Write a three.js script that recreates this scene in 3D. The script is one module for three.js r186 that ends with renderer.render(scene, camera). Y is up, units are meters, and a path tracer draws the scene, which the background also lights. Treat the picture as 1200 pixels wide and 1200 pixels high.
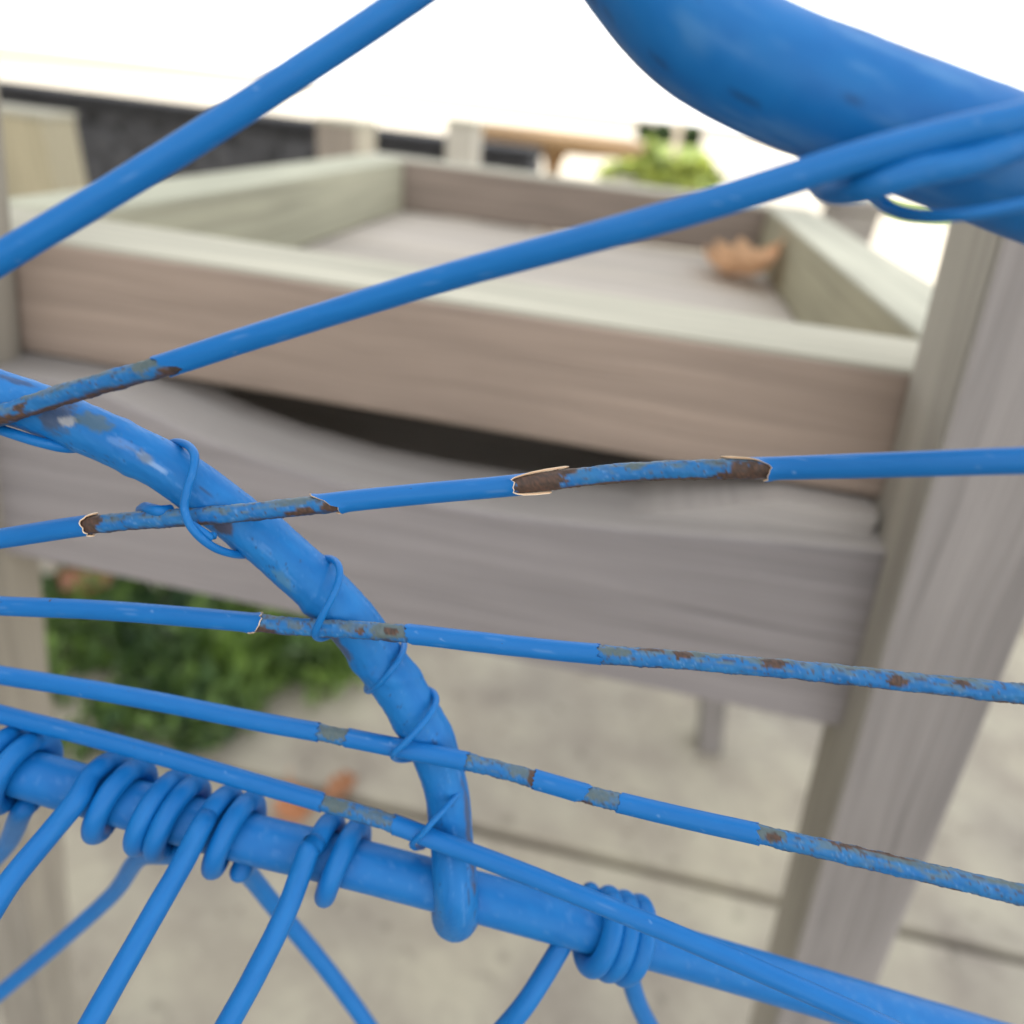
import * as THREE from 'three';
import { RoundedBoxGeometry } from 'three/addons/geometries/RoundedBoxGeometry.js';
import { ImprovedNoise } from 'three/addons/math/ImprovedNoise.js';
import { mergeGeometries } from 'three/addons/utils/BufferGeometryUtils.js';

// ---------------------------------------------------------------- camera, sky, sun, exposure
const scene = new THREE.Scene();
const F = 801.3;                                   // focal length in units of a 1200 px frame
const camera = new THREE.PerspectiveCamera(2 * Math.atan(600 / F) * 180 / Math.PI, 1, 0.005, 400);
camera.rotation.order = 'YXZ';
camera.position.set(0.3534, 1.0255, 0.2865);
camera.rotation.set(-0.5399, 0.1273, 0.1175);
camera.focus = 0.114;
camera.userData.fStop = 8;
camera.updateMatrixWorld(true);

const SUN = new THREE.Vector3(-0.72, 0.62, 0.26).normalize();
{ // hazy pale sky, computed: air only
  const w = 256, h = 128, data = new Float32Array(w * h * 4);
  for (let j = 0; j < h; j++) for (let i = 0; i < w; i++) {
    const el = ((j + 0.5) / h - 0.5) * Math.PI, az = ((i + 0.5) / w - 0.5) * 2 * Math.PI;
    const d = new THREE.Vector3(Math.cos(az) * Math.cos(el), Math.sin(el), Math.sin(az) * Math.cos(el));
    const up = Math.max(0, d.y), k = Math.pow(1 - up, 3), glow = Math.pow(Math.max(0, d.dot(SUN)), 8) * 0.5;
    const c = [0.37 + 0.36 * k + glow, 0.385 + 0.33 * k + glow * 0.96, 0.405 + 0.27 * k + glow * 0.88];
    const o = (j * w + i) * 4;
    for (let n = 0; n < 3; n++) data[o + n] = c[n];
    data[o + 3] = 1;
  }
  const sky = new THREE.DataTexture(data, w, h, THREE.RGBAFormat, THREE.FloatType);
  sky.mapping = THREE.EquirectangularReflectionMapping;
  sky.minFilter = sky.magFilter = THREE.LinearFilter;
  sky.needsUpdate = true;
  scene.background = sky; scene.environment = sky;
}
const sun = new THREE.DirectionalLight(new THREE.Color(1, 0.95, 0.86), 4);
sun.position.copy(SUN).multiplyScalar(30);
sun.castShadow = true;
sun.shadow.mapSize.set(4096, 4096);
Object.assign(sun.shadow.camera, { left: -20, right: 20, top: 20, bottom: -20, near: 1, far: 80 });
scene.add(sun, sun.target);

const renderer = new THREE.WebGLRenderer({ antialias: true });
renderer.toneMapping = THREE.LinearToneMapping;
renderer.toneMappingExposure = 3.8;
renderer.shadowMap.enabled = true;

// ---------------------------------------------------------------- helpers
const G = 0.95;                                    // the table top stands this high
let seed = 7;
const rnd = () => { seed = (seed + 0x6d2b79f5) | 0; let t = Math.imul(seed ^ (seed >>> 15), 1 | seed); t = (t + Math.imul(t ^ (t >>> 7), 61 | t)) ^ t; return ((t ^ (t >>> 14)) >>> 0) / 4294967296; };
const perlin = new ImprovedNoise();
const noise = (x, y, z) => perlin.noise(x + 31.7, y + 57.3, z + 11.9);
const fbm = (x, y, z, o = 4) => { let s = 0, a = 0.5; for (let i = 0; i < o; i++) { s += a * noise(x, y, z); x *= 2.03; y *= 2.03; z *= 2.03; a *= 0.5; } return s; };
const { clamp, lerp, smoothstep } = THREE.MathUtils;
const mix3 = (a, b, t) => [lerp(a[0], b[0], t), lerp(a[1], b[1], t), lerp(a[2], b[2], t)];
const V = (x, y, z) => new THREE.Vector3(x, y, z);
// the place of a point that stands at the given depth in front of the lens
const at = (px, py, depth) => V((px - 600) / F * depth, -(py - 600) / F * depth, -depth).applyMatrix4(camera.matrixWorld);
const inv = camera.matrixWorld.clone().invert();
const screenX = (p) => { const q = p.clone().applyMatrix4(inv); return 600 + F * q.x / -q.z; };
const BACK = V(0, 0, 1).transformDirection(camera.matrixWorld);   // towards the lens side
const onGround = (px, py, y = 0) => { const c = camera.position, d = at(px, py, 1).sub(c); return c.clone().addScaledVector(d, (y - c.y) / d.y); };

const used = {};
function numbered(name) { const n = used[name] = (used[name] ?? -1) + 1; return n ? name + '_' + String(n).padStart(3, '0') : name; }
function thing(name, label, category, position = V(0, 0, 0), turn = 0, group) {
  const o = new THREE.Group(); o.name = numbered(name); o.position.copy(position); o.rotation.y = turn;
  o.userData = { label, category }; if (group) o.userData.group = group;
  scene.add(o); return o;
}
function mesh(name, geometry, material, parent) {
  const m = new THREE.Mesh(geometry, material); m.name = parent === scene ? numbered(name) : name;
  m.castShadow = m.receiveShadow = true; (parent ?? scene).add(m); return m;
}
function structure(name, geometry, material) { const m = mesh(name, geometry, material, scene); m.userData = { kind: 'structure', label: name.replace(/_/g, ' ') }; return m; }

// ---------------------------------------------------------------- textures
function tex(w, h, f, srgb = false) {
  const data = new Uint8Array(w * h * 4);
  for (let y = 0; y < h; y++) for (let x = 0; x < w; x++) {
    const c = f(x / w, y / h), o = (y * w + x) * 4;
    if (typeof c === 'number') data[o] = data[o + 1] = data[o + 2] = clamp(c, 0, 1) * 255;
    else for (let n = 0; n < 3; n++) data[o + n] = clamp(c[n], 0, 1) * 255;
    data[o + 3] = 255;
  }
  const t = new THREE.DataTexture(data, w, h);
  t.wrapS = t.wrapT = THREE.MirroredRepeatWrapping; t.magFilter = THREE.LinearFilter; t.minFilter = THREE.LinearMipmapLinearFilter;
  t.generateMipmaps = true; if (srgb) t.colorSpace = THREE.SRGBColorSpace; t.needsUpdate = true; return t;
}
// weathered grain: long streaks, a few cracks, broad cloudy weathering (1 m long, 0.25 m wide)
const grain = tex(1024, 512, (u, v) => {
  const edge = Math.min(1, Math.min(u, 1 - u) * 20), warp = fbm(u * 3, v * 3, 2.2) * 0.05 * edge;
  const a = fbm(u * 4, (v + warp) * 40, 1.3, 4), b = fbm(u * 12, (v + warp) * 160, 5.1, 3), c = fbm(u * 5, v * 4, 9.4, 3);
  const crack = smoothstep(noise(u * 5, (v + warp) * 60, 3.3), 0.34, 0.55);
  const k = fbm(u * 1.7 + 4, v * 2.2, 30, 3); return clamp(0.8 + a * 0.28 + b * 0.22 + c * 0.24 + k * 0.35 - crack * 0.14, 0.15, 1);
});
grain.repeat.set(1, 4);
const concreteTex = tex(1024, 1024, (u, v) => {
  const s = 0.6 * fbm(u * 90, v * 90, 1, 3), m = fbm(u * 14, v * 14, 4, 4), l = fbm(u * 4, v * 4, 8, 3), spot = smoothstep(fbm(u * 60, v * 60, 21, 2), 0.22, 0.36);
  const k = 0.76 + s * 0.22 + m * 0.32 + l * 0.34 - spot * 0.2;
  return [k, k * (0.985 + m * 0.05), k * (0.96 - l * 0.1)];
});
concreteTex.repeat.set(1 / 1.6, 1 / 1.6);
const stoneTex = tex(512, 512, (u, v) => { const m = fbm(u * 14, v * 14, 3, 4), s = fbm(u * 60, v * 60, 6, 2), b = smoothstep(fbm(u * 9, v * 9, 12, 2), 0.12, 0.3); return clamp(0.62 + m * 0.7 + s * 0.35 - b * 0.35, 0.1, 1); });

// ---------------------------------------------------------------- wood
const woodMat = new THREE.MeshStandardMaterial({ map: grain, vertexColors: true, roughness: 0.85, bumpMap: grain, bumpScale: 0.0012 });
// a board with softened edges; axis = its length; paint(normal, position) gives each face's colour (sky light on top faces put in as a paler tone)
function board(sx, sy, sz, axis, paint, r = 0.004) {
  const g = new RoundedBoxGeometry(sx, sy, sz, 2, r), p = g.attributes.position, n = g.attributes.normal, uv = g.attributes.uv;
  const col = new Float32Array(p.count * 3), oU = rnd() * 3, oV = rnd() * 2;
  for (let i = 0; i < p.count; i++) {
    const P = [p.getX(i), p.getY(i), p.getZ(i)], N = [Math.abs(n.getX(i)), Math.abs(n.getY(i)), Math.abs(n.getZ(i))];
    const rest = [0, 1, 2].filter((a) => a !== axis), big = N[rest[0]] > N[rest[1]] ? rest[1] : rest[0];
    uv.setXY(i, P[axis] + oU, P[big] + oV + (big === rest[0] ? 0.4 : 0));
    col.set(paint(V(n.getX(i), n.getY(i), n.getZ(i)), V(...P)), i * 3);
  }
  g.setAttribute('color', new THREE.BufferAttribute(col, 3)); return g;
}
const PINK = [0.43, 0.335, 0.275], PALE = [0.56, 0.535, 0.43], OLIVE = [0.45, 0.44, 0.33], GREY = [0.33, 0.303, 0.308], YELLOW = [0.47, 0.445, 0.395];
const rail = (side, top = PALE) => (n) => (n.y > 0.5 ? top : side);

const table = thing('wooden_table', 'weathered grey wooden table with shallow tray top behind the blue wires', 'table', V(0, 0, 0));
{
  const W = 0.55, D = 0.6624, H = 0.058, t = 0.0582, y = G - H / 2;
  const place = (g, name, x, yy, z) => { const m = mesh(name, g, woodMat, table); m.position.set(x, yy, z); return m; };
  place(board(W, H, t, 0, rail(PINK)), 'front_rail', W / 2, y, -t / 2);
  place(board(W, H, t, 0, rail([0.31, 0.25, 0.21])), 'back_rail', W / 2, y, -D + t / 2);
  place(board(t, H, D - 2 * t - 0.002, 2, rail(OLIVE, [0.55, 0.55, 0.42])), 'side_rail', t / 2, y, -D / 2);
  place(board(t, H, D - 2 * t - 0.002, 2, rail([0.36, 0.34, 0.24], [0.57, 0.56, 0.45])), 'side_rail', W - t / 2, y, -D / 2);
  const slats = 5, d = (D - 0.11) / slats;
  for (let i = 0; i < slats; i++) place(board(W - 0.012, 0.016, d - 0.0008, 0, () => mix3([0.54, 0.485, 0.43], [0.58, 0.52, 0.44], rnd()), 0.002), 'tray_board', W / 2, G - H - 0.0085, -0.055 - d * (i + 0.5));
  // the deep apron under the tray; its top edge is scooped
  const s = new THREE.Shape([[0.036, -0.168], [0.4915, -0.168], [0.4765, -0.0705], [0.42, -0.0765], [0.37, -0.0825], [0.32, -0.0865], [0.28, -0.0875], [0.24, -0.0862], [0.2, -0.0815], [0.17, -0.0755], [0.144, -0.0675], [0.12, -0.0612], [0.1, -0.0604], [0.057, -0.0604]].map(([a, b]) => new THREE.Vector2(a, b)));
  const ag = new THREE.ExtrudeGeometry(s, { depth: 0.04, bevelEnabled: true, bevelSize: 0.002, bevelThickness: 0.002, bevelSegments: 2 });
  const p = ag.attributes.position, n = ag.attributes.normal, uv = ag.attributes.uv, col = new Float32Array(p.count * 3);
  for (let i = 0; i < p.count; i++) {
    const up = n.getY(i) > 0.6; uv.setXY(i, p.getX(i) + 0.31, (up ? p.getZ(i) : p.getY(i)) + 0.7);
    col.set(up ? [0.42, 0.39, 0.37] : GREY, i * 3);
  }
  ag.setAttribute('color', new THREE.BufferAttribute(col, 3));
  place(ag, 'front_apron', 0, G, -0.017);
  for (const x of [0.033, W - 0.033]) place(board(0.028, 0.1, D - 0.12, 2, () => [0.45, 0.42, 0.39]), 'side_apron', x, G - 0.1095, -D / 2 - 0.01);
  const cg = new THREE.ExtrudeGeometry(new THREE.Shape([[0.36, -0.0845], [0.474, -0.073], [0.474, -0.0592], [0.435, -0.0592]].map(([a, b]) => new THREE.Vector2(a, b))), { depth: 0.036, bevelEnabled: false });
  for (let i = 0; i < cg.attributes.position.count; i++) cg.attributes.uv.setXY(i, cg.attributes.position.getX(i) + 0.1, cg.attributes.position.getY(i) + 0.2);
  cg.setAttribute('color', new THREE.Float32BufferAttribute(new Array(cg.attributes.position.count).fill([0.42, 0.39, 0.37]).flat(), 3));
  place(cg, 'cleat', 0, G, -0.0235);
  place(board(W - 0.09, 0.012, D - 0.1, 0, () => [0.5, 0.46, 0.42]), 'bottom_panel', W / 2, G - 0.158, -D / 2);
  // splayed legs, lapped on the front and back of the rails
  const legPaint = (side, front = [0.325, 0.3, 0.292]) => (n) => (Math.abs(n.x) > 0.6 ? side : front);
  function leg(top, foot, thick, wide, side, front) {
    const a = V(...top), b = V(...foot), m = mesh('leg', board(wide, a.distanceTo(b), thick, 1, legPaint(side, front), 0.003), woodMat, table);
    m.position.copy(a).add(b).multiplyScalar(0.5); m.quaternion.setFromUnitVectors(V(0, 1, 0), a.clone().sub(b).normalize()); return m;
  }
  const lz = 0.0235;
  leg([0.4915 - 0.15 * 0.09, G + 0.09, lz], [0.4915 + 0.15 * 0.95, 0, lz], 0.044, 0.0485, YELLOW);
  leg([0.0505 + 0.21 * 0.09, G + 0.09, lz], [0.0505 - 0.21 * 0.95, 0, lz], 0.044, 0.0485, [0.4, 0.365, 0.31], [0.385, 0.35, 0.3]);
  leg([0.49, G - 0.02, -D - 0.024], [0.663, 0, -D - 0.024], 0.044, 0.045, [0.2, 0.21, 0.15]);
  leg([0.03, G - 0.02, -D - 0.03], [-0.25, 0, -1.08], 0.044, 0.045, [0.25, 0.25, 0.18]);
}

// ---------------------------------------------------------------- the blue wire chair
const BLUE = [0.003, 0.125, 0.44], WORN = [0.02, 0.16, 0.39], RUST = [0.052, 0.036, 0.03], GRIME = [0.075, 0.12, 0.135], PALEBLUE = [0.25, 0.42, 0.68], EDGE = [0.72, 0.42, 0.22], CREAM = [0.8, 0.66, 0.5];
const bluePlastic = new THREE.MeshPhysicalMaterial({ vertexColors: true, roughness: 0.45, specularIntensity: 0.6 });
const bluePaint = new THREE.MeshPhysicalMaterial({ vertexColors: true, roughness: 0.5, specularIntensity: 0.6 });

// a curve through places given as [px, py, depth]
const curve = (pts) => new THREE.CatmullRomCurve3(pts.map((q) => at(...q)), false, 'centripetal');
/* sweep a round section along a curve: radius(x, a, s) and colour(x, a, s), x = where it is along the wire,
   a = angle round it (0 towards the lens, +90° up), u0..u1 = the stretch that is drawn */
function sweep(c, { radius, colour, u0 = 0, u1 = 1, step = 0.0004, radial = 20, shift, caps = true, ring = null, inner = false }) {
  const len = c.getLength(), n = Math.max(4, Math.ceil(len * Math.abs(u1 - u0) / step)), pos = [], col = [], idx = [];
  const R = radial + 1;
  for (let i = 0; i <= n; i++) for (let j = 0; j < R; j++) {
    const a = j / radial * Math.PI * 2;
    const e0 = shift ? shift(a, 0) : 0, e1 = shift ? shift(a, 1) : 0;
    const u = clamp(lerp(u0 + e0 / len, u1 + e1 / len, i / n), 0, 1), P = c.getPointAt(u), T = c.getTangentAt(u);
    const N = BACK.clone().addScaledVector(T, -BACK.dot(T)).normalize(), B = N.clone().cross(T).normalize();
    const x = screenX(P), s = u * len, r = radius(x, a, s, u);
    const q = P.addScaledVector(N, Math.cos(a) * r).addScaledVector(B, Math.sin(a) * r);
    pos.push(q.x, q.y, q.z); col.push(...colour(x, a, s, u));
  }
  for (let i = 0; i < n; i++) for (let j = 0; j < radial; j++) { const k = i * R + j; inner ? idx.push(k, k + R, k + 1, k + 1, k + R, k + R + 1) : idx.push(k, k + 1, k + R, k + 1, k + R + 1, k + R); }
  const g = new THREE.BufferGeometry(), ringVerts = pos.length / 3;
  if (caps) for (const e of [0, 1]) {              // rounded end caps on vertices of their own
    const u = e ? u1 : u0, P = c.getPointAt(clamp(u, 0, 1)), T = c.getTangentAt(clamp(u, 0, 1)), base = e ? n * R : 0, first = pos.length / 3;
    for (let j = 0; j < R; j++) { pos.push(...pos.slice((base + j) * 3, (base + j) * 3 + 3)); col.push(...col.slice((base + j) * 3, (base + j) * 3 + 3)); }
    const r = radius(screenX(P), 0, u * len, u), tip = P.clone().addScaledVector(T, (e ? 0.45 : -0.45) * r), k = pos.length / 3;
    pos.push(tip.x, tip.y, tip.z); col.push(...col.slice(base * 3, base * 3 + 3));
    for (let j = 0; j < radial; j++) e ? idx.push(first + j, first + j + 1, k) : idx.push(first + j + 1, first + j, k);
  }
  g.setAttribute('position', new THREE.Float32BufferAttribute(pos, 3)); g.setAttribute('color', new THREE.Float32BufferAttribute(col, 3));
  g.setIndex(idx); g.computeVertexNormals();
  // close the seam of the normals
  const nn = g.attributes.normal;
  for (let i = 0; i <= n; i++) { const a = i * R, b = a + radial, m = V(nn.getX(a) + nn.getX(b), nn.getY(a) + nn.getY(b), nn.getZ(a) + nn.getZ(b)).normalize(); nn.setXYZ(a, m.x, m.y, m.z); nn.setXYZ(b, m.x, m.y, m.z); }
  return g;
}
// where along a curve the wire passes the column px
function uAt(c, px) { let lo = 0, hi = 1; const up = screenX(c.getPointAt(1)) > screenX(c.getPointAt(0)); for (let i = 0; i < 30; i++) { const m = (lo + hi) / 2; (screenX(c.getPointAt(m)) < px) === up ? lo = m : hi = m; } return (lo + hi) / 2; }

const chair = thing('wire_chair', 'blue plastic coated wire chair with peeling rusty wires, seen very close', 'chair', V(0, 0, 0));

const PX = 0.00014;                                // about one pixel at the wires' distance
/* a wire: a steel core, painted over and rusty where the coat is gone, and sleeves of plastic coat between torn ends.
   spans = [[from, to, tearFrom, tearTo]] in columns; tear(a) = how far (px) the coat reaches on at that angle */
function wire(name, pts, spans, { rust = [], grime = [], lump = 1, coat = 0.0018, id = 0, pale = [] } = {}) {
  const c = curve(pts), len = c.getLength(), core = coat * 0.86;
  const bare = (x) => !spans.some(([a, b]) => x > a + 12 && x < b - 12);
  const g = sweep(c, {
    step: 0.0003, radial: 22,
    radius: (x, a, s) => core * (1 + lump * (fbm(s * 420, Math.cos(a) * 1.6 + id * 7, Math.sin(a) * 1.6, 3) * 0.26 + Math.max(0, noise(s * 1500, Math.cos(a) * 3 + id, Math.sin(a) * 3)) * 0.1 + 0.035 * noise(s * 3300, Math.cos(a) * 6 + id, Math.sin(a) * 6))),
    colour: (x, a, s) => {
      if (!bare(x)) return RUST;
      const ca = Math.cos(a), sa = Math.sin(a);
      let k = mix3(WORN, [0.006, 0.125, 0.38], clamp(0.5 + 1.6 * fbm(s * 260, ca * 1.5 + id, sa * 1.5), 0, 1));
      const fleck = smoothstep(noise(s * 1300, ca * 3.1, sa * 3.1 + id) + 0.5 * noise(s * 3200, ca * 6, sa * 6 + id), 0.33, 0.6);
      k = mix3(k, PALEBLUE, fleck * 0.22);
      const pit = smoothstep(fbm(s * 900, ca * 2.6 + id, sa * 2.6 + 3, 3), 0.17, 0.3);
      k = mix3(k, GRIME, pit * 0.3);
      k = mix3(k, [0.1, 0.16, 0.2], 0.85 * smoothstep(0.5 * sa + 1.6 * fbm(s * 300, ca * 2 + 7, sa * 2 + id, 4), 0.1, 0.65));
      const speck = smoothstep(fbm(s * 1100, ca * 3 + id + 11, sa * 3, 3) + 0.12 * (lump - 1) + 0.08 * sa, 0.2, 0.29);
      k = mix3(k, [0.07, 0.055, 0.05], speck * 0.75);
      // rust comes through along the underside
      const under = smoothstep(-sa + 0.5 * fbm(s * 600, ca * 2, id + 2), 0.72, 0.98);
      k = mix3(k, RUST, under * 0.85);
      for (const [gx, w, ga, gw, strength = 1] of grime) { const d = Math.hypot((x - gx) / w, Math.atan2(Math.sin(a - ga), Math.cos(a - ga)) / gw) + 0.9 * fbm(s * 900, ca * 2, sa * 2 + id, 3); k = mix3(k, mix3(GRIME, [0.12, 0.145, 0.14], clamp(fbm(s * 2500, ca * 4, sa * 4) + 0.4, 0, 1)), strength * smoothstep(1 - d, 0, 0.35)); }
      for (const [gx, w, ga, gw] of rust) { const d = Math.hypot((x - gx) / w, Math.atan2(Math.sin(a - ga), Math.cos(a - ga)) / gw) + 0.8 * fbm(s * 800, ca * 2.2, sa * 2.2 + id + 5, 3); k = mix3(k, mix3(RUST, [0.115, 0.062, 0.043], clamp(0.4 + 2 * fbm(s * 2400, ca * 5, sa * 5), 0, 1)), smoothstep(1 - d, 0, 0.18)); }
      return k;
    },
  });
  const w = mesh(name, g, bluePaint, chair);
  spans.forEach(([x0, x1, t0, t1], i) => {
    const u0 = uAt(c, x0), u1 = uAt(c, x1), jag = (a, e) => {
      const tear = e ? t1 : t0;
      if (!tear) return 0;
      return (e ? 1 : -1) * PX * (tear(a) + 5 * noise(Math.cos(a) * 2.4 + i * 5 + id, Math.sin(a) * 2.4, e * 9) + 4 * noise(Math.cos(a) * 6 + i * 5 + id, Math.sin(a) * 6, e * 9) + 2.5 * noise(Math.cos(a) * 26 + i * 5 + id, Math.sin(a) * 26, e * 7) + 2 * noise(Math.cos(a) * 13 + i * 5 + id, Math.sin(a) * 13, e * 9));
    };
    const f0 = t0 ? (pale.includes(x0) ? 0.00026 : 0.00004) : 0, f1 = t1 ? (pale.includes(x1) ? 0.00026 : 0.00004) : 0;
    const flare = (s, e0, e1) => f0 * Math.exp(-Math.abs(s - e0) / 0.0007) + f1 * Math.exp(-Math.abs(e1 - s) / 0.0007);
    const rOut = (x, a, s) => coat * (1 + 0.03 * noise(s * 90 + id * 3, Math.cos(a), Math.sin(a)) + 0.012 * noise(s * 420, Math.cos(a) * 2 + id, Math.sin(a) * 2)) + flare(s, u0 * len + jag(a, 0), u1 * len + jag(a, 1));
    const parts = [];
    const tone = (x, a, s) => { const q = 0.5 + 0.9 * fbm(s * 120, Math.cos(a) * 2 + id, Math.sin(a) * 2, 3), sc = smoothstep(noise(s * 160, Math.cos(a) * 9 + id, Math.sin(a) * 9), 0.46, 0.7) * 0.16, sp = smoothstep(noise(s * 2600, Math.cos(a) * 9 + id, Math.sin(a) * 9), 0.62, 0.75) * 0.35; return mix3(mix3([0.001, 0.128, 0.41], [0.004, 0.152, 0.46], clamp(q, 0, 1)), PALEBLUE, sc + sp); };
    parts.push(sweep(c, { caps: false, u0, u1, shift: jag, step: 0.0005, radial: 28, radius: rOut, colour: tone }));
    const wall = 0.00032, lip = 0.0022 / len;
    for (const e of [0, 1]) if (e ? t1 : t0) {     // the torn lip: its cut edge shows pale, its inside too
      const ue = e ? u1 : u0, ui = e ? Math.max(u0, ue - lip) : Math.min(u1, ue + lip), white = pale.includes(e ? x1 : x0), lipIn = white ? CREAM : [0.01, 0.09, 0.3], lipA = white ? CREAM : [0.02, 0.17, 0.55], lipB = white ? EDGE : [0.03, 0.07, 0.15];
      const sh = (a, k) => jag(a, e);
      parts.push(sweep(c, { caps: false, u0: ue, u1: ui, shift: sh, step: 0.0003, radial: 28, inner: true, radius: (x, a, s) => Math.max(core * 0.9, rOut(x, a, s) - wall), colour: () => lipIn }));
      // annulus between outside and inside
      const R = 29, pos = [], col = [], idx = [];
      for (let j = 0; j < R; j++) {
        const a = j / 28 * Math.PI * 2, u = clamp(ue + jag(a, e) / len, 0, 1), P = c.getPointAt(u), T = c.getTangentAt(u), N = BACK.clone().addScaledVector(T, -BACK.dot(T)).normalize(), B = N.clone().cross(T).normalize();
        const r = rOut(0, a, u * len);
        for (const [rr, off, cl] of [[r, 0, lipA], [r - wall * 0.4, white ? 0.00016 : 0.00005, mix3(lipA, lipB, 0.5)], [r - wall, 0, lipB]]) {
          const q = P.clone().addScaledVector(N, Math.cos(a) * rr).addScaledVector(B, Math.sin(a) * rr).addScaledVector(T, e ? off : -off);
          pos.push(q.x, q.y, q.z); col.push(...cl);
        }
      }
      for (let j = 0; j < 28; j++) for (let k = 0; k < 2; k++) { const q = j * 3 + k; e ? idx.push(q, q + 1, q + 3, q + 1, q + 4, q + 3) : idx.push(q, q + 3, q + 1, q + 1, q + 3, q + 4); }
      const rg = new THREE.BufferGeometry(); rg.setAttribute('position', new THREE.Float32BufferAttribute(pos, 3)); rg.setAttribute('color', new THREE.Float32BufferAttribute(col, 3)); rg.setIndex(idx); rg.computeVertexNormals();
      parts.push(rg);
    }
    mesh('plastic_coat', mergeGeometries(parts), bluePlastic, w);
  });
  return w;
}
const flat = () => 0, gauss = (a, m, s) => { const d = Math.atan2(Math.sin(a - m), Math.cos(a - m)); return Math.exp(-d * d / (2 * s * s)); };
const UP = Math.PI / 2, DOWN = -Math.PI / 2;

wire('wire', [[-120, 380, 0.09], [0, 303, 0.087], [125, 228, 0.0865], [250, 150, 0.086], [360, 78, 0.0855], [480, -2, 0.085], [600, -90, 0.085]], [[-400, 900]], { id: 1 });
wire('wire', [[-120, 528, 0.108], [0, 487, 0.1063], [60, 467, 0.105], [120, 449, 0.1035], [185, 431, 0.102], [300, 394, 0.099], [400, 363, 0.096], [520, 326, 0.0915], [633, 295, 0.0865], [800, 249, 0.0805], [900, 218, 0.0775], [1000, 186, 0.0755], [1100, 160, 0.0745], [1180, 143, 0.0735], [1280, 118, 0.073], [1400, 80, 0.073]],
  [[190, 1500, (a) => 6 * gauss(a, 1.6, 0.8) - 26 * gauss(a, -1.1, 0.45) - 6 * gauss(a, 0, 0.5), null]], { id: 2, grime: [[176, 20, 0.6, 1.3], [120, 22, 0.9, 0.7, 0.7], [60, 30, 0.8, 0.8, 0.6]], rust: [[205, 22, -1.1, 0.7], [120, 60, -1.5, 0.45], [10, 25, -0.9, 0.4], [60, 60, -1.5, 0.5], [33, 8, -0.2, 0.4]] });
wire('wire', [[-120, 645, 0.124], [0, 631, 0.12], [100, 616, 0.1175], [215, 606, 0.1158], [260, 603, 0.115], [350, 594, 0.1145], [420, 586, 0.114], [500, 578, 0.1138], [600, 569, 0.1125], [680, 559, 0.111], [760, 552, 0.1095], [830, 550, 0.107], [905, 549, 0.1035], [1000, 546, 0.098], [1100, 543, 0.0925], [1200, 540, 0.088], [1340, 538, 0.083]],
  [[-400, 104, null, (a) => 10 * gauss(a, 1.6, 0.5) + 3 * gauss(a, -1.3, 0.5)], [393, 606, (a) => 30 * gauss(a, 1.4, 0.8) - 10 * gauss(a, -0.9, 0.5), (a) => 62 * gauss(a, 1.72, 0.4) + 40 * gauss(a, -1.75, 0.38) - 4 * gauss(a, 0, 0.6)], [904, 1500, (a) => 48 * gauss(a, 1.62, 0.55) + 6 * gauss(a, -1.5, 0.3), null]],
  { id: 3, pale: [104, 393, 606, 904], rust: [[632, 34, 0, 3], [655, 30, 1.1, 1.0], [880, 34, -0.25, 1.2], [852, 14, -0.8, 0.5], [112, 13, 0.3, 1.6], [355, 20, -0.7, 0.5], [390, 14, -0.5, 0.8], [760, 120, -1.45, 0.5], [690, 60, -1.4, 0.5], [240, 8, -1, 0.5]], grime: [[745, 16, 0.7, 0.6], [350, 30, 0.8, 0.8, 0.8], [268, 12, 0.3, 0.4, 0.7], [145, 14, 0.3, 0.4, 0.6], [835, 20, 0.9, 0.5, 0.6]] });
wire('wire', [[-120, 702, 0.131], [0, 710, 0.128], [100, 714, 0.1262], [200, 721, 0.1245], [300, 730, 0.123], [360, 735, 0.1222], [420, 738, 0.122], [480, 743, 0.1215], [550, 751, 0.1207], [650, 762, 0.119], [720, 768, 0.117], [800, 774, 0.115], [900, 782, 0.113], [1000, 792, 0.111], [1100, 803, 0.1085], [1200, 813, 0.106], [1340, 827, 0.102]],
  [[-400, 301, null, (a) => 10 * gauss(a, 0.5, 0.8) - 8 * gauss(a, -1.3, 0.5)], [478, 700, (a) => 4 * gauss(a, 1, 0.6) - 8 * gauss(a, -1.3, 0.5), (a) => 6 * gauss(a, -0.8, 0.8)]],
  { id: 4, pale: [301], lump: 1.15, rust: [[308, 24, -0.8, 0.55], [800, 14, 0.9, 0.6], [905, 16, 0.8, 0.7], [1048, 13, 0.1, 0.65], [1122, 11, 0.6, 0.5], [460, 10, 0.3, 0.4], [425, 7, 0, 0.4], [1200, 40, -1.4, 0.5], [760, 20, 1.2, 0.35]], grime: [[455, 26, 0.3, 1.4], [415, 18, 0.5, 0.6, 0.7], [720, 22, 0.7, 0.6], [810, 40, 1.2, 0.5], [900, 34, 1.0, 0.5], [350, 10, 0.2, 0.5, 0.8], [1000, 50, 1.3, 0.3], [1120, 30, 1.2, 0.4]] });
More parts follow.
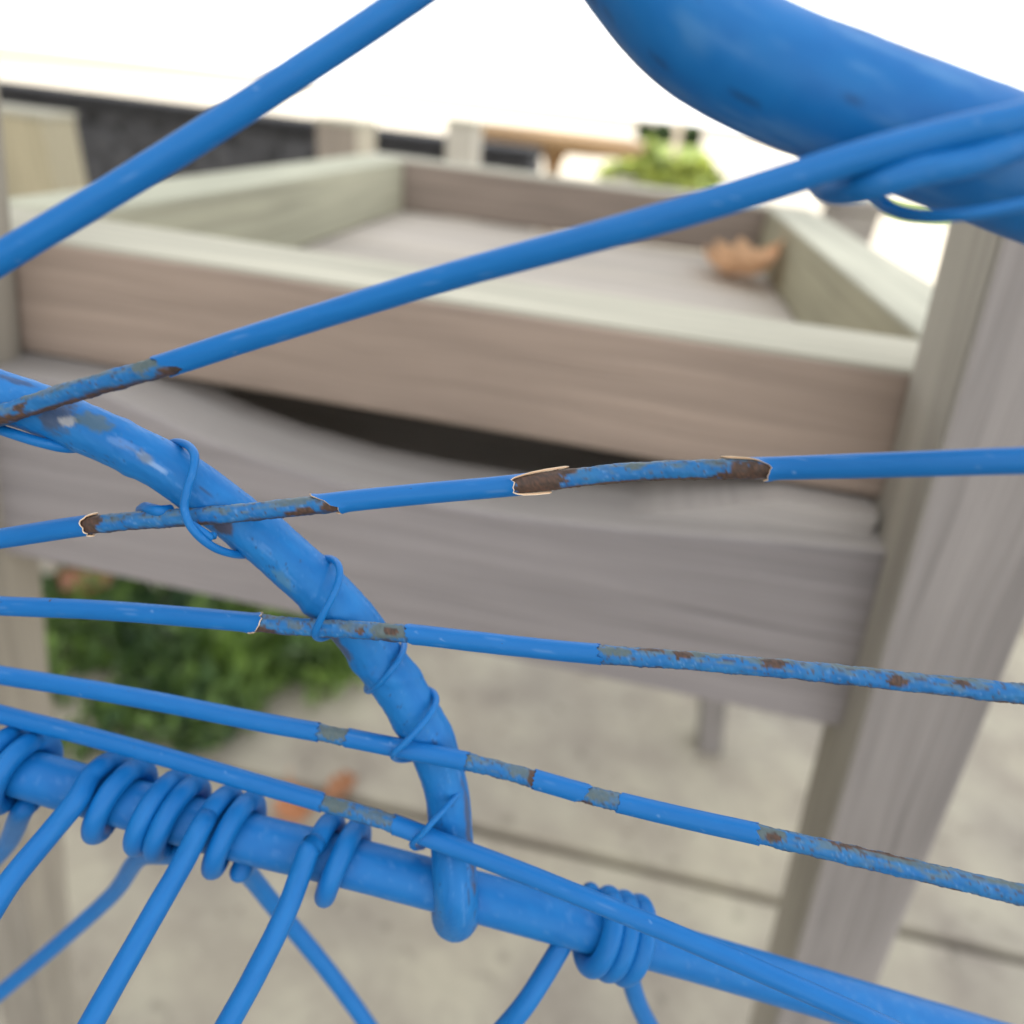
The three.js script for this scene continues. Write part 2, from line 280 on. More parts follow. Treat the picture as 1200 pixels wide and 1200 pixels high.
wire('wire', [[-120, 770, 0.14], [0, 791, 0.1375], [100, 807, 0.1355], [200, 825, 0.134], [300, 845, 0.1325], [400, 863, 0.1312], [470, 877, 0.13], [540, 891, 0.1288], [600, 906, 0.127], [700, 934, 0.1235], [800, 958, 0.12], [900, 980, 0.1165], [1000, 1003, 0.113], [1100, 1026, 0.11], [1200, 1049, 0.107], [1340, 1082, 0.103]],
  [[-400, 372, null, (a) => 4 * gauss(a, 0, 1)], [410, 545, (a) => 2, (a) => 3 * gauss(a, 1, 0.7)], [628, 684, (a) => 2, (a) => 6 * gauss(a, 1, 0.7) - 10 * gauss(a, -1.2, 0.5)], [727, 885, (a) => 4 * gauss(a, -1, 0.6), (a) => 5 * gauss(a, -1, 0.8)]],
  { id: 5, lump: 1.15, rust: [[690, 10, -1.0, 0.6], [905, 10, 0.4, 0.5], [985, 12, 1.2, 0.4], [1120, 12, -1.2, 0.5], [1060, 40, -1.5, 0.4], [1020, 60, 1.5, 0.3], [625, 6, 0.5, 1.2]], grime: [[392, 20, 0.6, 1.2], [544, 12, 0.8, 1], [610, 20, 0.8, 0.9, 0.8], [700, 24, 0.6, 1.0, 0.9], [900, 22, 0.7, 0.9], [1060, 60, 1.1, 0.4, 0.8], [1180, 30, 1.2, 0.4]] });
wire('wire', [[-120, 806, 0.1405], [0, 837, 0.139], [100, 862, 0.1375], [200, 889, 0.136], [300, 918, 0.1345], [380, 941, 0.1335], [450, 962, 0.132], [520, 988, 0.131], [600, 1018, 0.1285], [680, 1050, 0.126], [800, 1099, 0.123], [900, 1142, 0.121], [1040, 1205, 0.118], [1150, 1260, 0.116]],
  [[-400, 376, null, (a) => 4 * gauss(a, 0, 1)], [462, 1500, (a) => 3 * gauss(a, 1, 1), null]], { id: 6, grime: [[395, 22, 0.6, 1.2], [440, 16, 0.6, 0.8, 0.7]] });

// the curved tube that the wires are tied to
const hoopPts = [[-150, 420, 0.109], [-60, 442, 0.11], [0, 464, 0.1107], [45, 479, 0.1115], [87, 497, 0.1125], [128, 515, 0.1137], [197, 549, 0.1165], [264, 597, 0.1203], [321, 641, 0.1232], [371, 686, 0.126], [411, 727, 0.1283], [447, 776, 0.1315], [485, 833, 0.134], [510, 883, 0.1358], [524, 931, 0.137], [529, 984, 0.1376], [532, 1014, 0.1352], [534, 1042, 0.1338], [535, 1060, 0.1352], [535, 1072, 0.139], [532, 1070, 0.1445]];
{
  const c = curve(hoopPts), dia = [[-150, 8.6], [40, 8.2], [128, 8.2], [264, 8.9], [371, 9.6], [430, 9.6], [485, 9.6], [524, 8.7], [531, 8.6]];
  const ridge = (x, a, gx, w, tilt) => { const d = (x - gx - tilt * Math.sin(a)) / w; return Math.exp(-d * d); };
  const size = (u, len) => { const y = u; return y; };
  const uD = dia.map(([x, d]) => [uAt(c, x), d / 2000]);
  const g = sweep(c, {
    step: 0.00035, radial: 72,
    radius: (x, a, s, u) => {
      let i = 0; while (i < uD.length - 2 && uD[i + 1][0] < u) i++;
      const t = clamp((u - uD[i][0]) / (uD[i + 1][0] - uD[i][0] + 1e-6), 0, 1), ca = Math.cos(a), sa = Math.sin(a);
      let r = lerp(uD[i][1], uD[i + 1][1], t * t * (3 - 2 * t));
      r += 0.00022 * fbm(s * 160, ca * 2.2, sa * 2.2, 4) + 0.00009 * noise(s * 900, ca * 8, sa * 8);
      r += 0.0005 * smoothstep(u, 0.93, 0.98);
      r += 0.0004 * ridge(x, a, 452, 6, 14) + 0.0003 * ridge(x, a, 496, 6, 8) + 0.0004 * ridge(x, a, 372, 5, -8) + 0.00022 * ridge(x, a, 150, 9, -14) + 0.0002 * ridge(x, a, 300, 10, 6);
      return r;
    },
    colour: (x, a, s) => {
      const ca = Math.cos(a), sa = Math.sin(a);
      let k = mix3([0.001, 0.126, 0.4], [0.009, 0.168, 0.47], clamp(0.5 + 1.4 * fbm(s * 90, ca * 1.5, sa * 1.5 + 4), 0, 1));
      const scuff = smoothstep(fbm(s * 130, ca * 4 + 3, sa * 4, 4) + 0.2 * noise(s * 1800, ca * 20, sa * 20), 0.2, 0.42);
      k = mix3(k, [0.17, 0.36, 0.7], scuff * 0.2);
      const crack = smoothstep(1 - Math.abs(noise(s * 190, ca * 3.4 + 8, sa * 3.4)) * 14, 0.45, 0.9) * smoothstep(noise(s * 120 + 5, ca * 2, sa * 2), 0.16, 0.34);
      k = mix3(k, [0.02, 0.06, 0.16], crack * 0.8);
      const dots = smoothstep(noise(s * 1500, ca * 14, sa * 14), 0.52, 0.66);
      k = mix3(k, [0.1, 0.16, 0.2], dots * 0.15);
      const spot = (gx, w, ga, gw, cl, st) => { const d = Math.hypot((x - gx) / w, Math.atan2(Math.sin(a - ga), Math.cos(a - ga)) / gw) + 0.8 * fbm(s * 500, ca * 4, sa * 4, 3); k = mix3(k, cl, st * smoothstep(1 - d, 0, 0.5)); };
      spot(78, 26, 0.2, 1.0, [0.06, 0.055, 0.06], 0.75); spot(112, 26, 0.55, 0.5, GRIME, 0.8); spot(90, 10, 0.1, 0.3, [0.4, 0.4, 0.4], 0.7);
      spot(272, 16, -0.35, 0.5, [0.07, 0.05, 0.05], 0.85); spot(176, 14, 0.1, 0.25, [0.16, 0.2, 0.26], 0.8); spot(190, 14, 0.05, 0.12, [0.3, 0.45, 0.72], 0.6); spot(150, 26, 0.2, 0.2, [0.2, 0.36, 0.7], 0.35);
      spot(345, 14, -0.5, 0.35, [0.08, 0.2, 0.3], 0.6); spot(418, 20, -0.9, 0.4, [0.06, 0.06, 0.08], 0.8); spot(500, 8, -1.0, 0.4, [0.05, 0.05, 0.08], 0.9); spot(528, 8, 1.1, 0.3, [0.07, 0.06, 0.07], 0.7); spot(20, 24, 0.9, 0.2, [0.03, 0.06, 0.14], 0.8);
      return k;
    },
  });
  mesh('curved_tube', g, bluePaint, chair);
}
const skin = (id) => (x, a, s) => mix3([0.001, 0.128, 0.41], [0.006, 0.158, 0.46], clamp(0.5 + fbm(s * 200, Math.cos(a) * 2 + id, Math.sin(a) * 2, 3), 0, 1));
const skinScuffed = (id) => (x, a, s) => mix3(skin(id)(x, a, s), PALEBLUE, 0.1 * smoothstep(noise(s * 700, Math.cos(a) * 3 + id, Math.sin(a) * 3), 0.25, 0.6));
function plain(name, pts, r, id, parent = chair, step = 0.0006, radial = 18) {
  return mesh(name, sweep(curve(pts), { step, radial, radius: (x, a, s) => r * (1 + 0.04 * noise(s * 200, Math.cos(a) * 1.5 + id, Math.sin(a) * 1.5)), colour: skinScuffed(id) }), bluePlastic, parent);
}
// thin tie wires that bind the wires to the tube
plain('tie_wire', [[190, 560, 0.124], [196, 524, 0.1205], [216, 520, 0.116], [228, 533, 0.113], [226, 552, 0.1118], [219, 575, 0.1115], [216, 596, 0.1117], [222, 614, 0.1117], [234, 629, 0.1125], [250, 641, 0.1145], [268, 648, 0.1175], [288, 650, 0.122], [315, 642, 0.127]], 0.0007, 11, chair, 0.0003);
plain('tie_wire', [[225, 614, 0.113], [240, 624, 0.1132], [249, 630, 0.114], [250, 626, 0.1145]], 0.0006, 12, chair, 0.0003);
plain('tie_wire', [[350, 690, 0.133], [366, 660, 0.1295], [388, 655, 0.1245], [397, 664, 0.1215], [397, 680, 0.1195], [390, 698, 0.1188], [380, 717, 0.1187], [372, 734, 0.1196], [369, 743, 0.121], [376, 748, 0.1245], [392, 742, 0.129]], 0.00065, 13, chair, 0.0003);
plain('tie_wire', [[466, 826, 0.1405], [488, 808, 0.139], [508, 812, 0.1335], [511, 822, 0.1312], [505, 836, 0.1287], [490, 854, 0.1272], [476, 869, 0.1268], [463, 881, 0.1272], [461, 886, 0.129], [470, 890, 0.1335], [490, 888, 0.1385]], 0.00065, 14, chair, 0.0003);
plain('tie_wire', [[510, 930, 0.143], [525, 908, 0.1415], [539, 920, 0.136], [536, 930, 0.134], [524, 945, 0.1305], [508, 962, 0.129], [494, 978, 0.129], [484, 987, 0.1305], [486, 993, 0.135], [496, 992, 0.14]], 0.0006, 15, chair, 0.0003);
plain('tie_wire', [[-60, 470, 0.116], [-20, 492, 0.1115], [0, 503, 0.1095], [20, 510, 0.109], [50, 519, 0.1098], [80, 525, 0.1125], [110, 520, 0.118]], 0.00085, 16, chair, 0.0003);
plain('tie_wire', [[440, 780, 0.138], [430, 806, 0.135], [437, 808, 0.1295], [450, 795, 0.1267], [464, 779, 0.1266], [472, 764, 0.1288], [474, 750, 0.133]], 0.0006, 17, chair, 0.0003);
plain('tie_wire', [[166, 598, 0.122], [172, 595, 0.1172], [178, 597, 0.1158], [188, 599, 0.1153], [200, 598, 0.117]], 0.001, 18, chair, 0.0003);

// the cross bar at the back of the seat, with the seat wires coiled on to it
const barPts = [[-260, 838, 0.139], [-120, 868, 0.139], [0, 898, 0.139], [70, 918, 0.139], [167, 946, 0.139], [275, 978, 0.139], [365, 1000, 0.139], [430, 1016, 0.139], [520, 1040, 0.1395], [650, 1076, 0.1415], [800, 1117, 0.145], [1000, 1175, 0.149], [1300, 1262, 0.155]];
const barCurve = curve(barPts), barR = 0.0047;
mesh('cross_bar', sweep(barCurve, { step: 0.0006, radial: 48, radius: (x, a, s) => barR * (1 + 0.02 * fbm(s * 150, Math.cos(a) * 2, Math.sin(a) * 2)), colour: skinScuffed(21) }), bluePlastic, chair);
const coilR = 0.0021;
/* turns of a seat wire round the bar between two columns; then tails: free ends as [px, py, depth] lists */
function coil(x0, x1, turns, start, tailA, tailB, id) {
  const u0 = uAt(barCurve, x0), u1 = uAt(barCurve, x1), n = Math.ceil(turns * 20), pts = [], R = barR + coilR * 0.93;
  for (let i = 0; i <= n; i++) {
    const u = lerp(u0, u1, i / n), P = barCurve.getPointAt(u), T = barCurve.getTangentAt(u), N = BACK.clone().addScaledVector(T, -BACK.dot(T)).normalize(), B = N.clone().cross(T).normalize();
    const a = start + turns * 2 * Math.PI * i / n;
    pts.push(P.addScaledVector(N, Math.cos(a) * R).addScaledVector(B, Math.sin(a) * R));
  }
  if (tailA) pts.unshift(...tailA.map((q) => at(...q)));
  if (tailB) pts.push(...tailB.map((q) => at(...q)));
  const c = new THREE.CatmullRomCurve3(pts, false, 'centripetal');
  mesh('seat_wire', sweep(c, { step: 0.0005, radial: 20, radius: (x, a, s) => coilR * (1 + 0.03 * noise(s * 150, Math.cos(a) + id, Math.sin(a))), colour: skin(id) }), bluePlastic, chair);
}
// angle 0 = nearest the lens, +90 = up
coil(2, 40, 1.6, Math.PI * 0.3, [[-190, 1180, 0.114], [-110, 1060, 0.119], [-40, 945, 0.129]], [[6, 992, 0.16], [-60, 1060, 0.18], [-160, 1160, 0.2]], 31);
coil(112, 152, 1.36, Math.PI * 0.28, [[-110, 1230, 0.112], [-45, 1125, 0.117], [10, 1036, 0.1225], [60, 975, 0.1285], [90, 938, 0.1308]], null, 32);
coil(172, 222, 2.25, Math.PI * 0.95, null, [[166, 1004, 0.155], [130, 1050, 0.175], [40, 1130, 0.19], [-80, 1230, 0.2]], 33);
coil(248, 292, 1.625, Math.PI * 0.25, [[90, 1230, 0.116], [135, 1150, 0.12], [185, 1062, 0.1255], [216, 1008, 0.1295], [236, 968, 0.1315]], [[288, 1020, 0.156], [322, 1062, 0.17], [390, 1145, 0.18], [480, 1270, 0.19]], 34);
coil(372, 414, 1.36, Math.PI * 0.25, [[250, 1230, 0.12], [300, 1140, 0.1235], [338, 1062, 0.128], [352, 1024, 0.1305], [364, 992, 0.132]], null, 35);
coil(690, 745, 3.0, Math.PI * 0.75, [[560, 1240, 0.14], [620, 1170, 0.138]], [[740, 1150, 0.155], [790, 1250, 0.17], [840, 1330, 0.18]], 36);

// the thick rim tube, very close to the lens at the top right, with the top wire wound on to it
const rimPts = [[640, -260, 0.093], [690, -130, 0.091], [752, -30, 0.089], [815, 36, 0.0875], [890, 80, 0.0865], [1010, 128, 0.0855], [1120, 170, 0.085], [1240, 216, 0.0845], [1420, 286, 0.084]];
const rimCurve = curve(rimPts), rimR = 0.0072;
mesh('rim_tube', sweep(rimCurve, { step: 0.0008, radial: 56, radius: (x, a, s) => rimR * (1 + 0.03 * fbm(s * 120, Math.cos(a) * 1.5, Math.sin(a) * 1.5)), colour: (x, a, s) => { const f = fbm(s * 70, Math.cos(a) * 2.5, Math.sin(a) * 2.5 + 9, 4); return mix3(mix3(skin(41)(x, a, s), [0.06, 0.22, 0.5], smoothstep(f, 0.02, 0.3) * 0.7), [0.01, 0.05, 0.14], smoothstep(-f, 0.22, 0.3) * 0.6); } }), bluePlastic, chair);
plain('seat_wire', [[1020, 60, 0.096], [975, 120, 0.0955], [953, 180, 0.092], [962, 212, 0.086], [985, 222, 0.0805], [1022, 217, 0.0768], [1075, 202, 0.0752], [1140, 188, 0.0745], [1220, 156, 0.0742], [1320, 104, 0.0745], [1420, 50, 0.076]], 0.0017, 42);
plain('seat_wire', [[1090, 100, 0.096], [1040, 170, 0.0945], [1015, 215, 0.09], [1036, 240, 0.0855], [1072, 252, 0.081], [1120, 252, 0.078], [1180, 243, 0.0765], [1240, 228, 0.0755], [1330, 195, 0.075], [1450, 140, 0.0755]], 0.00075, 43);
// the two legs that carry the chair, beside the picture
for (const [a, x] of [[barPts[0], -0.32], [barPts[barPts.length - 1], 0.95]]) {
  const top = at(...a), c = new THREE.CatmullRomCurve3([top, V(lerp(top.x, x, 0.5), top.y * 0.5, top.z + 0.06), V(x, 0, top.z + 0.12)]);
  mesh('leg', new THREE.TubeGeometry(c, 40, 0.0045, 12).setAttribute('color', new THREE.Float32BufferAttribute(new Array(41 * 13).fill(BLUE).flat(), 3)), bluePlastic, chair);
}

// ---------------------------------------------------------------- ground
function sheet(x0, x1, z0, z1, y, tile = 1) {
  const g = new THREE.PlaneGeometry(x1 - x0, z1 - z0, 1, 1); g.rotateX(-Math.PI / 2); g.translate((x0 + x1) / 2, y, (z0 + z1) / 2);
  const p = g.attributes.position, uv = g.attributes.uv; for (let i = 0; i < p.count; i++) uv.setXY(i, p.getX(i) * tile, p.getZ(i) * tile); return g;
}
const concrete = new THREE.MeshStandardMaterial({ map: concreteTex, color: new THREE.Color(0.47, 0.43, 0.355), roughness: 0.95, bumpMap: concreteTex, bumpScale: 0.004 });
const soil = new THREE.MeshStandardMaterial({ map: concreteTex, color: new THREE.Color(0.26, 0.23, 0.19), roughness: 1 });
structure('ground', sheet(-200, 200, -300, 60, -0.02), soil);
// poured slabs with an open joint between them
const slab = (x0, x1, z0, z1) => { const g = new RoundedBoxGeometry(x1 - x0, 0.09, z1 - z0, 2, 0.008); g.translate((x0 + x1) / 2, -0.045, (z0 + z1) / 2); const p = g.attributes.position, uv = g.attributes.uv; for (let i = 0; i < p.count; i++) uv.setXY(i, p.getX(i) + p.getY(i), p.getZ(i)); return g; };
const paving = new THREE.Group(); paving.name = 'paving'; paving.userData = { kind: 'structure', label: 'pale concrete paving' }; scene.add(paving);
const JZ = -0.402;
for (const [z0, z1] of [[JZ + 0.007, 1.1], [1.112, 3.0], [-1.95, JZ - 0.007], [-4.2, -1.962], [-6.5, -4.212]]) for (const [x0, x1] of [[-1.612, 1.5], [1.512, 4.6], [-4.7, -1.624]]) mesh('slab', slab(x0, x1, z0, z1), concrete, paving);
structure('path', sheet(-30, 40, -60, -6.51, -0.004), new THREE.MeshStandardMaterial({ map: concreteTex, color: new THREE.Color(0.52, 0.48, 0.41), roughness: 0.95 }));
const lawnMat = new THREE.MeshStandardMaterial({ map: stoneTex, color: new THREE.Color(0.2, 0.27, 0.04), roughness: 1 });
{
  const g = new THREE.BufferGeometry(), q = [[0.05, -13], [1.6, -13], [2.5, -37], [0.05, -37]];
  g.setAttribute('position', new THREE.Float32BufferAttribute(q.flatMap(([x, z]) => [x, 0, z]), 3)); g.setAttribute('uv', new THREE.Float32BufferAttribute(q.flat(), 2));
  g.setIndex([0, 1, 2, 0, 2, 3]); g.computeVertexNormals(); structure('lawn', g, lawnMat);
}

structure('lawn', sheet(4, 9, -17, -13.2, 0.0), lawnMat);  // far lime strip, added to imitate the yellow-green colour fringe by the leg

// ---------------------------------------------------------------- weeds growing behind the table
{
  const leaf = new THREE.BufferGeometry();   // one pointed blade, folded along its rib
  leaf.setAttribute('position', new THREE.Float32BufferAttribute([0, 0, 0, -0.5, 0.42, 0.1, 0, 0.45, 0, 0.5, 0.42, 0.1, 0, 1, 0.12], 3));
  leaf.setIndex([0, 2, 1, 0, 3, 2, 1, 2, 4, 2, 3, 4]); leaf.computeVertexNormals();
  const mat = new THREE.MeshPhysicalMaterial({ color: 0xffffff, roughness: 0.7, side: THREE.DoubleSide, transmission: 0.25, thickness: 0 });
  const poly = [[60, 700], [110, 690], [250, 700], [330, 720], [420, 750], [432, 790], [400, 822], [330, 850], [240, 885], [150, 900], [60, 905]].map(([x, y]) => onGround(x, y));
  const inside = (x, z) => { let c = false; for (let i = 0, j = poly.length - 1; i < poly.length; j = i++) if ((poly[i].z > z) !== (poly[j].z > z) && x < (poly[j].x - poly[i].x) * (z - poly[i].z) / (poly[j].z - poly[i].z) + poly[i].x) c = !c; return c; };
  const places = [], o = new THREE.Object3D();
  for (let i = 0; i < 60000 && places.length < 9000; i++) {
    const x = lerp(-1.2, 0.3, rnd()), z = lerp(-1.3, -0.2, rnd());
    if (!inside(x, z)) continue;
    const dens = fbm(x * 9, 1, z * 9, 3); if (rnd() > 0.62 + dens * 2.2) continue;
    places.push([x, z, dens]);
  }
  const m = new THREE.InstancedMesh(leaf, mat, places.length);
  places.forEach(([x, z, dens], i) => {
    const h = lerp(0.015, 0.075, rnd() * rnd()) * (1 + dens) + 0.012;
    o.position.set(x, rnd() * 0.05 * (1 + dens * 1.5), z); o.rotation.set((rnd() - 0.5) * 1.9, rnd() * 6.28, (rnd() - 0.5) * 1.9); o.scale.set(h * lerp(0.16, 0.55, rnd()), h, h); o.updateMatrix(); m.setMatrixAt(i, o.matrix);
    const l = clamp(0.45 + 1.3 * fbm(x * 6 + 9, 3, z * 6, 3) + (rnd() - 0.5) * 0.5, 0, 1);
    m.setColorAt(i, new THREE.Color().setRGB(...mix3([0.035, 0.09, 0.035], [0.24, 0.38, 0.06], l)));
  });
  m.name = 'weeds'; m.castShadow = m.receiveShadow = true; m.userData = { kind: 'stuff', label: 'green weeds growing out of the paving behind the table', category: 'weeds' }; scene.add(m);
}

// ---------------------------------------------------------------- dried leaves
const leafMat = (r, g, b) => new THREE.MeshPhysicalMaterial({ color: new THREE.Color(r, g, b), roughness: 0.75, side: THREE.DoubleSide, transmission: 0.2, thickness: 0 });
function driedLeaf(p, len, wide, curl, turn, m, label, group) {
  const t = thing('dried_leaf', label, 'leaf', p, turn, group), nx = 14, nz = 26, pos = [], idx = [];
  for (let i = 0; i <= nz; i++) for (let j = 0; j <= nx; j++) {
    const v = i / nz, s = j / nx * 2 - 1, w = wide * Math.pow(Math.sin(Math.PI * Math.min(0.98, v * 0.93 + 0.06)), 0.8) * (1 + 0.16 * Math.sin(v * 26));
    const a = s * curl * (0.6 + 0.8 * v), r = w / 2 / Math.max(0.2, curl);
    pos.push(Math.sin(a) * r + 0.004 * noise(v * 4, s * 2, 1), (1 - Math.cos(a)) * r + Math.pow(v - 0.4, 2) * len * 0.7 + 0.006 * noise(v * 5, s * 3, 4) + 0.003, (v - 0.5) * len);
  }
  for (let i = 0; i < nz; i++) for (let j = 0; j < nx; j++) { const k = i * (nx + 1) + j; idx.push(k, k + nx + 1, k + 1, k + 1, k + nx + 1, k + nx + 2); }
  const g = new THREE.BufferGeometry(); g.setAttribute('position', new THREE.Float32BufferAttribute(pos, 3)); g.setIndex(idx); g.computeVertexNormals();
  mesh('blade', g, m, t);
  mesh('stalk', new THREE.TubeGeometry(new THREE.CatmullRomCurve3([V(0, 0.008 + len * 0.11, -len * 0.5), V(0.004, 0.01, -len * 0.62), V(0.012, 0.016, -len * 0.78)]), 12, len * 0.012, 6), m, t);
  return t;
}
driedLeaf(onGround(860, 326, G - 0.056), 0.1, 0.09, 1.5, 0.5, leafMat(0.72, 0.46, 0.28), 'curled pale brown dried leaf lying in the table tray');
driedLeaf(onGround(104, 690, 0.075), 0.13, 0.11, 1.0, 1.4, leafMat(0.3, 0.13, 0.07), 'red brown dried leaf on the ground beside the left table leg', 'dried leaves on the ground');
driedLeaf(onGround(345, 948, 0.003), 0.09, 0.07, 0.9, 0.7, leafMat(0.5, 0.21, 0.09), 'orange brown dried leaf on the paving, left of its pair above the blue bar', 'dried leaves on the ground');
driedLeaf(onGround(398, 928, 0.003), 0.06, 0.05, 1.2, 2.4, leafMat(0.42, 0.2, 0.1), 'small orange brown dried leaf on the paving, right of its pair above the blue bar', 'dried leaves on the ground');

// ---------------------------------------------------------------- farther back
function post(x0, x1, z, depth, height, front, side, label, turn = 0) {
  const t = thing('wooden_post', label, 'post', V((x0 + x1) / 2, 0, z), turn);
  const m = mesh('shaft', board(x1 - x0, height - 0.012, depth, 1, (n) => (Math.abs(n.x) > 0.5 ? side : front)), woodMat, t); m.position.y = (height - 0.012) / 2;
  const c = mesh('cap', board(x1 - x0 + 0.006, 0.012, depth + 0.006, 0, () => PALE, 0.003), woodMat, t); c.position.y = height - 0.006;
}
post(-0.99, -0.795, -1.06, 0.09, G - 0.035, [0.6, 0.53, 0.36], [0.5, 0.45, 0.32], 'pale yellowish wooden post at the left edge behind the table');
post(-0.505, -0.395, -1.66, 0.14, G - 0.012, [0.42, 0.36, 0.3], [0.66, 0.6, 0.47], 'wooden post behind the table with a side coloured paler for sky light');  // sky light from the right is put into the paler side colour
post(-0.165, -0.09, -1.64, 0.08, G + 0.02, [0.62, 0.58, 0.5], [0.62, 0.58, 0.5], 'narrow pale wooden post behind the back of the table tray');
post(0.705, 0.86, -17.3, 0.14, 1.02, [0.5, 0.42, 0.36], [0.5, 0.42, 0.36], 'thin pale post standing on the bright green lawn');
{
  const t = thing('low_wall', 'dark grey mottled stone wall in the shade behind the wooden posts', 'wall', V(-2.6, 0, -3.1));
  const m = new THREE.MeshStandardMaterial({ map: stoneTex, color: new THREE.Color(0.13, 0.13, 0.14), roughness: 0.95, bumpMap: stoneTex, bumpScale: 0.02 });
  const b = new RoundedBoxGeometry(4.9, 0.8, 0.3, 3, 0.02); b.translate(0, 0.4, 0); const p = b.attributes.position; for (let i = 0; i < p.count; i++) b.attributes.uv.setXY(i, p.getX(i) * 1.2 + p.getZ(i), p.getY(i) * 1.2);
  mesh('wall_body', b, m, t);
  for (let i = 0; i < 5; i++) { const cp = mesh('coping_stone', new RoundedBoxGeometry(0.97, 0.05, 0.36, 2, 0.01), m, t); cp.position.set(-1.96 + i * 0.98, 0.826, 0); }
}
{
  const t = thing('round_table', 'round tan table with a thick edge standing in the sun', 'table', V(-0.29, -0.03, -4.75));
  const tan = new THREE.MeshStandardMaterial({ map: grain, color: new THREE.Color(0.6, 0.38, 0.19), roughness: 0.7 });
  const prof = [[0.001, 0.8], [0.3, 0.8], [0.47, 0.806], [0.545, 0.83], [0.58, 0.868], [0.575, 0.895], [0.55, 0.905], [0.001, 0.905]].map(([a, b]) => new THREE.Vector2(a, b));
  mesh('tabletop', new THREE.LatheGeometry(prof, 64), tan, t);
  mesh('pedestal', new THREE.LatheGeometry([[0.001, 0.8], [0.09, 0.798], [0.05, 0.7], [0.04, 0.3], [0.06, 0.08], [0.28, 0.04], [0.3, 0], [0.001, 0]].map(([a, b]) => new THREE.Vector2(a, b)), 32), tan, t);
}
{
  const t = thing('pillar', 'short pale grey pillar between the tray and the sunlit ground', 'pillar', V(0.95, 0, -2.05), 0.1);
  const m = new THREE.MeshStandardMaterial({ map: concreteTex, color: new THREE.Color(0.42, 0.39, 0.36), roughness: 0.95 });
  const bx = (name, w, h, y) => { const g = new RoundedBoxGeometry(w, h, w, 2, 0.006), p = g.attributes.position; for (let i = 0; i < p.count; i++) g.attributes.uv.setXY(i, p.getX(i) + p.getZ(i), p.getY(i)); mesh(name, g, m, t).position.y = y; };
  bx('shaft', 0.13, G - 0.1, (G - 0.1) / 2); bx('cap', 0.15, 0.03, G - 0.085);
}
{
  const t = thing('shrub', 'loose bright yellow green shrub on the lawn beside the round table', 'shrub', V(0.72, 0, -13));
  const leaf = new THREE.PlaneGeometry(0.07, 0.1), parts = [];
  for (let i = 0; i < 2200; i++) {
    const g = leaf.clone(), x = (rnd() + rnd() - 1) * 1.15 - 0.2, top = 0.5 + 0.6 * fbm(x * 2.4 + 3, 2, 7, 3) - 0.2 * x * x, y = Math.sqrt(rnd()) * top, z = (rnd() - 0.5) * 0.8;
    g.rotateX(rnd() * 6.28); g.rotateY(rnd() * 6.28); g.translate(x, y + 0.03, z);
    const col = [], l = clamp(0.3 + fbm(x * 5, y * 5, z * 5, 2) * 1.6 + 0.5 * rnd(), 0, 1); for (let k = 0; k < 4; k++) col.push(...mix3([0.06, 0.12, 0.02], [0.4, 0.46, 0.06], l));
    g.setAttribute('color', new THREE.Float32BufferAttribute(col, 3)); parts.push(g);
  }
  mesh('foliage', mergeGeometries(parts), new THREE.MeshPhysicalMaterial({ vertexColors: true, roughness: 0.8, side: THREE.DoubleSide, transmission: 0.3, thickness: 0 }), t);
  const sg = new THREE.CylinderGeometry(0.006, 0.012, 0.4, 6), sm = new THREE.MeshStandardMaterial({ color: new THREE.Color(0.16, 0.12, 0.07), roughness: 1 });
  for (let i = 0; i < 5; i++) { const q = mesh('stem', sg, sm, t); q.position.set(-0.4 + i * 0.2, 0.2, 0); q.rotation.z = (rnd() - 0.5) * 0.5; }
}
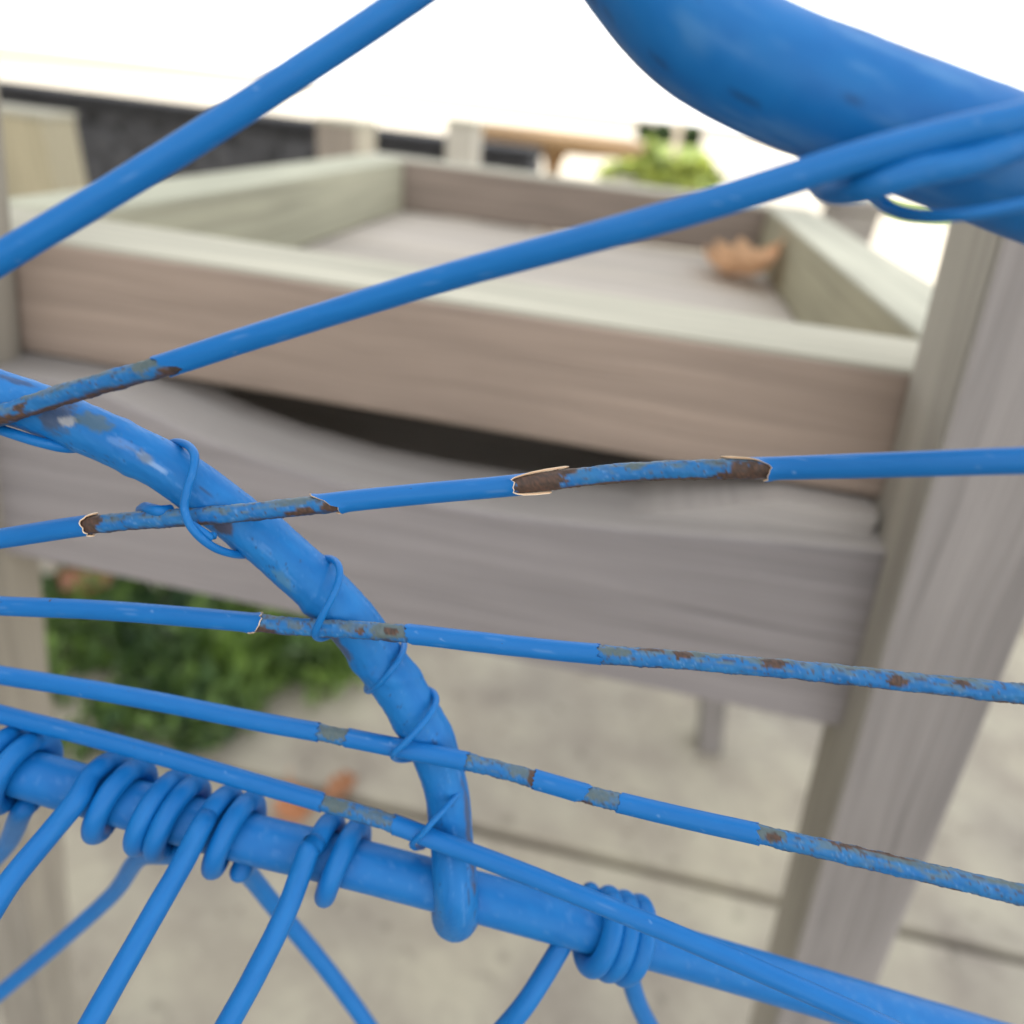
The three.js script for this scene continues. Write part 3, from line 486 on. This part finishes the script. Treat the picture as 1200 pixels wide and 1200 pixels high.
// a hedge beyond the sunny lawn
{
  const t = thing('hedge', 'low dark green hedge behind the sunny lawn', 'hedge', V(0.85, 0, -37.5));
  const leaf = new THREE.PlaneGeometry(0.12, 0.16), parts = [];
  for (let i = 0; i < 5200; i++) {
    const g = leaf.clone(), x = (rnd() - 0.5) * 3, y = rnd() * (0.62 + 0.3 * noise(x * 1.7, 2, 1)), z = (rnd() - 0.5) * 1.1;
    g.rotateX(rnd() * 6.28); g.rotateY(rnd() * 6.28); g.translate(x, y + 0.06, z);
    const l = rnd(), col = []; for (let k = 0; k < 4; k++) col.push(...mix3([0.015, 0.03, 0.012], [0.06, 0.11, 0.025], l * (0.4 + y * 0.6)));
    g.setAttribute('color', new THREE.Float32BufferAttribute(col, 3)); parts.push(g);
  }
  mesh('foliage', mergeGeometries(parts), new THREE.MeshStandardMaterial({ vertexColors: true, roughness: 0.9, side: THREE.DoubleSide }), t);
  const stemG = new THREE.CylinderGeometry(0.02, 0.04, 0.56, 7), stemM = new THREE.MeshStandardMaterial({ color: new THREE.Color(0.08, 0.06, 0.04), roughness: 1 });
  for (let i = 0; i < 9; i++) mesh('stem', stemG, stemM, t).position.set(-1.3 + i * 0.32, 0.28, (rnd() - 0.5) * 0.4);
}
// unseen building, added at the left to shade the terrace
{
  const t = thing('added_house', 'added cream building out of view that shades the terrace', 'added_house', V(-4.6, 0, 5.5), -Math.PI / 2);
  const wall = new THREE.MeshStandardMaterial({ map: stoneTex, color: new THREE.Color(0.82, 0.76, 0.66), roughness: 0.9 });
  const bx = (name, w, h, d, x, y, z, m, parent = t) => { const q = mesh(name, new RoundedBoxGeometry(w, h, d, 1, 0.01), m, parent); q.position.set(x, y, z); return q; };
  bx('wall', 16, 7, 0.3, 0, 3.5, 0, wall);
  const roof = bx('roof', 16.8, 0.2, 6, 0, 8.4, 2.2, new THREE.MeshStandardMaterial({ color: new THREE.Color(0.2, 0.1, 0.07), roughness: 0.9 })); roof.rotation.x = -0.5;
  bx('gable', 0.3, 7, 5, -7.85, 3.5, 2.65, wall); bx('gable', 0.3, 7, 5, 7.85, 3.5, 2.65, wall);
  const frame = new THREE.MeshStandardMaterial({ color: new THREE.Color(0.75, 0.74, 0.7), roughness: 0.5 }), glass = new THREE.MeshStandardMaterial({ color: new THREE.Color(0.03, 0.035, 0.04), roughness: 0.1 });
  for (const [x, y, w, h] of [[-3.5, 1.6, 1.6, 1.3], [3.2, 1.6, 1.6, 1.3], [-3.5, 4.9, 1.4, 1.3], [3.2, 4.9, 1.4, 1.3]]) { const f = bx('window', w, h, 0.06, x, y, -0.17, frame); bx('pane', w - 0.16, h - 0.16, 0.02, 0, 0, -0.03, glass, f); }
  const d = bx('door', 1.0, 2.1, 0.06, 0, 1.05, -0.17, new THREE.MeshStandardMaterial({ color: new THREE.Color(0.12, 0.2, 0.16), roughness: 0.5 })); bx('handle', 0.12, 0.03, 0.05, 0.38, 0, -0.05, frame, d);
}

renderer.render(scene, camera);
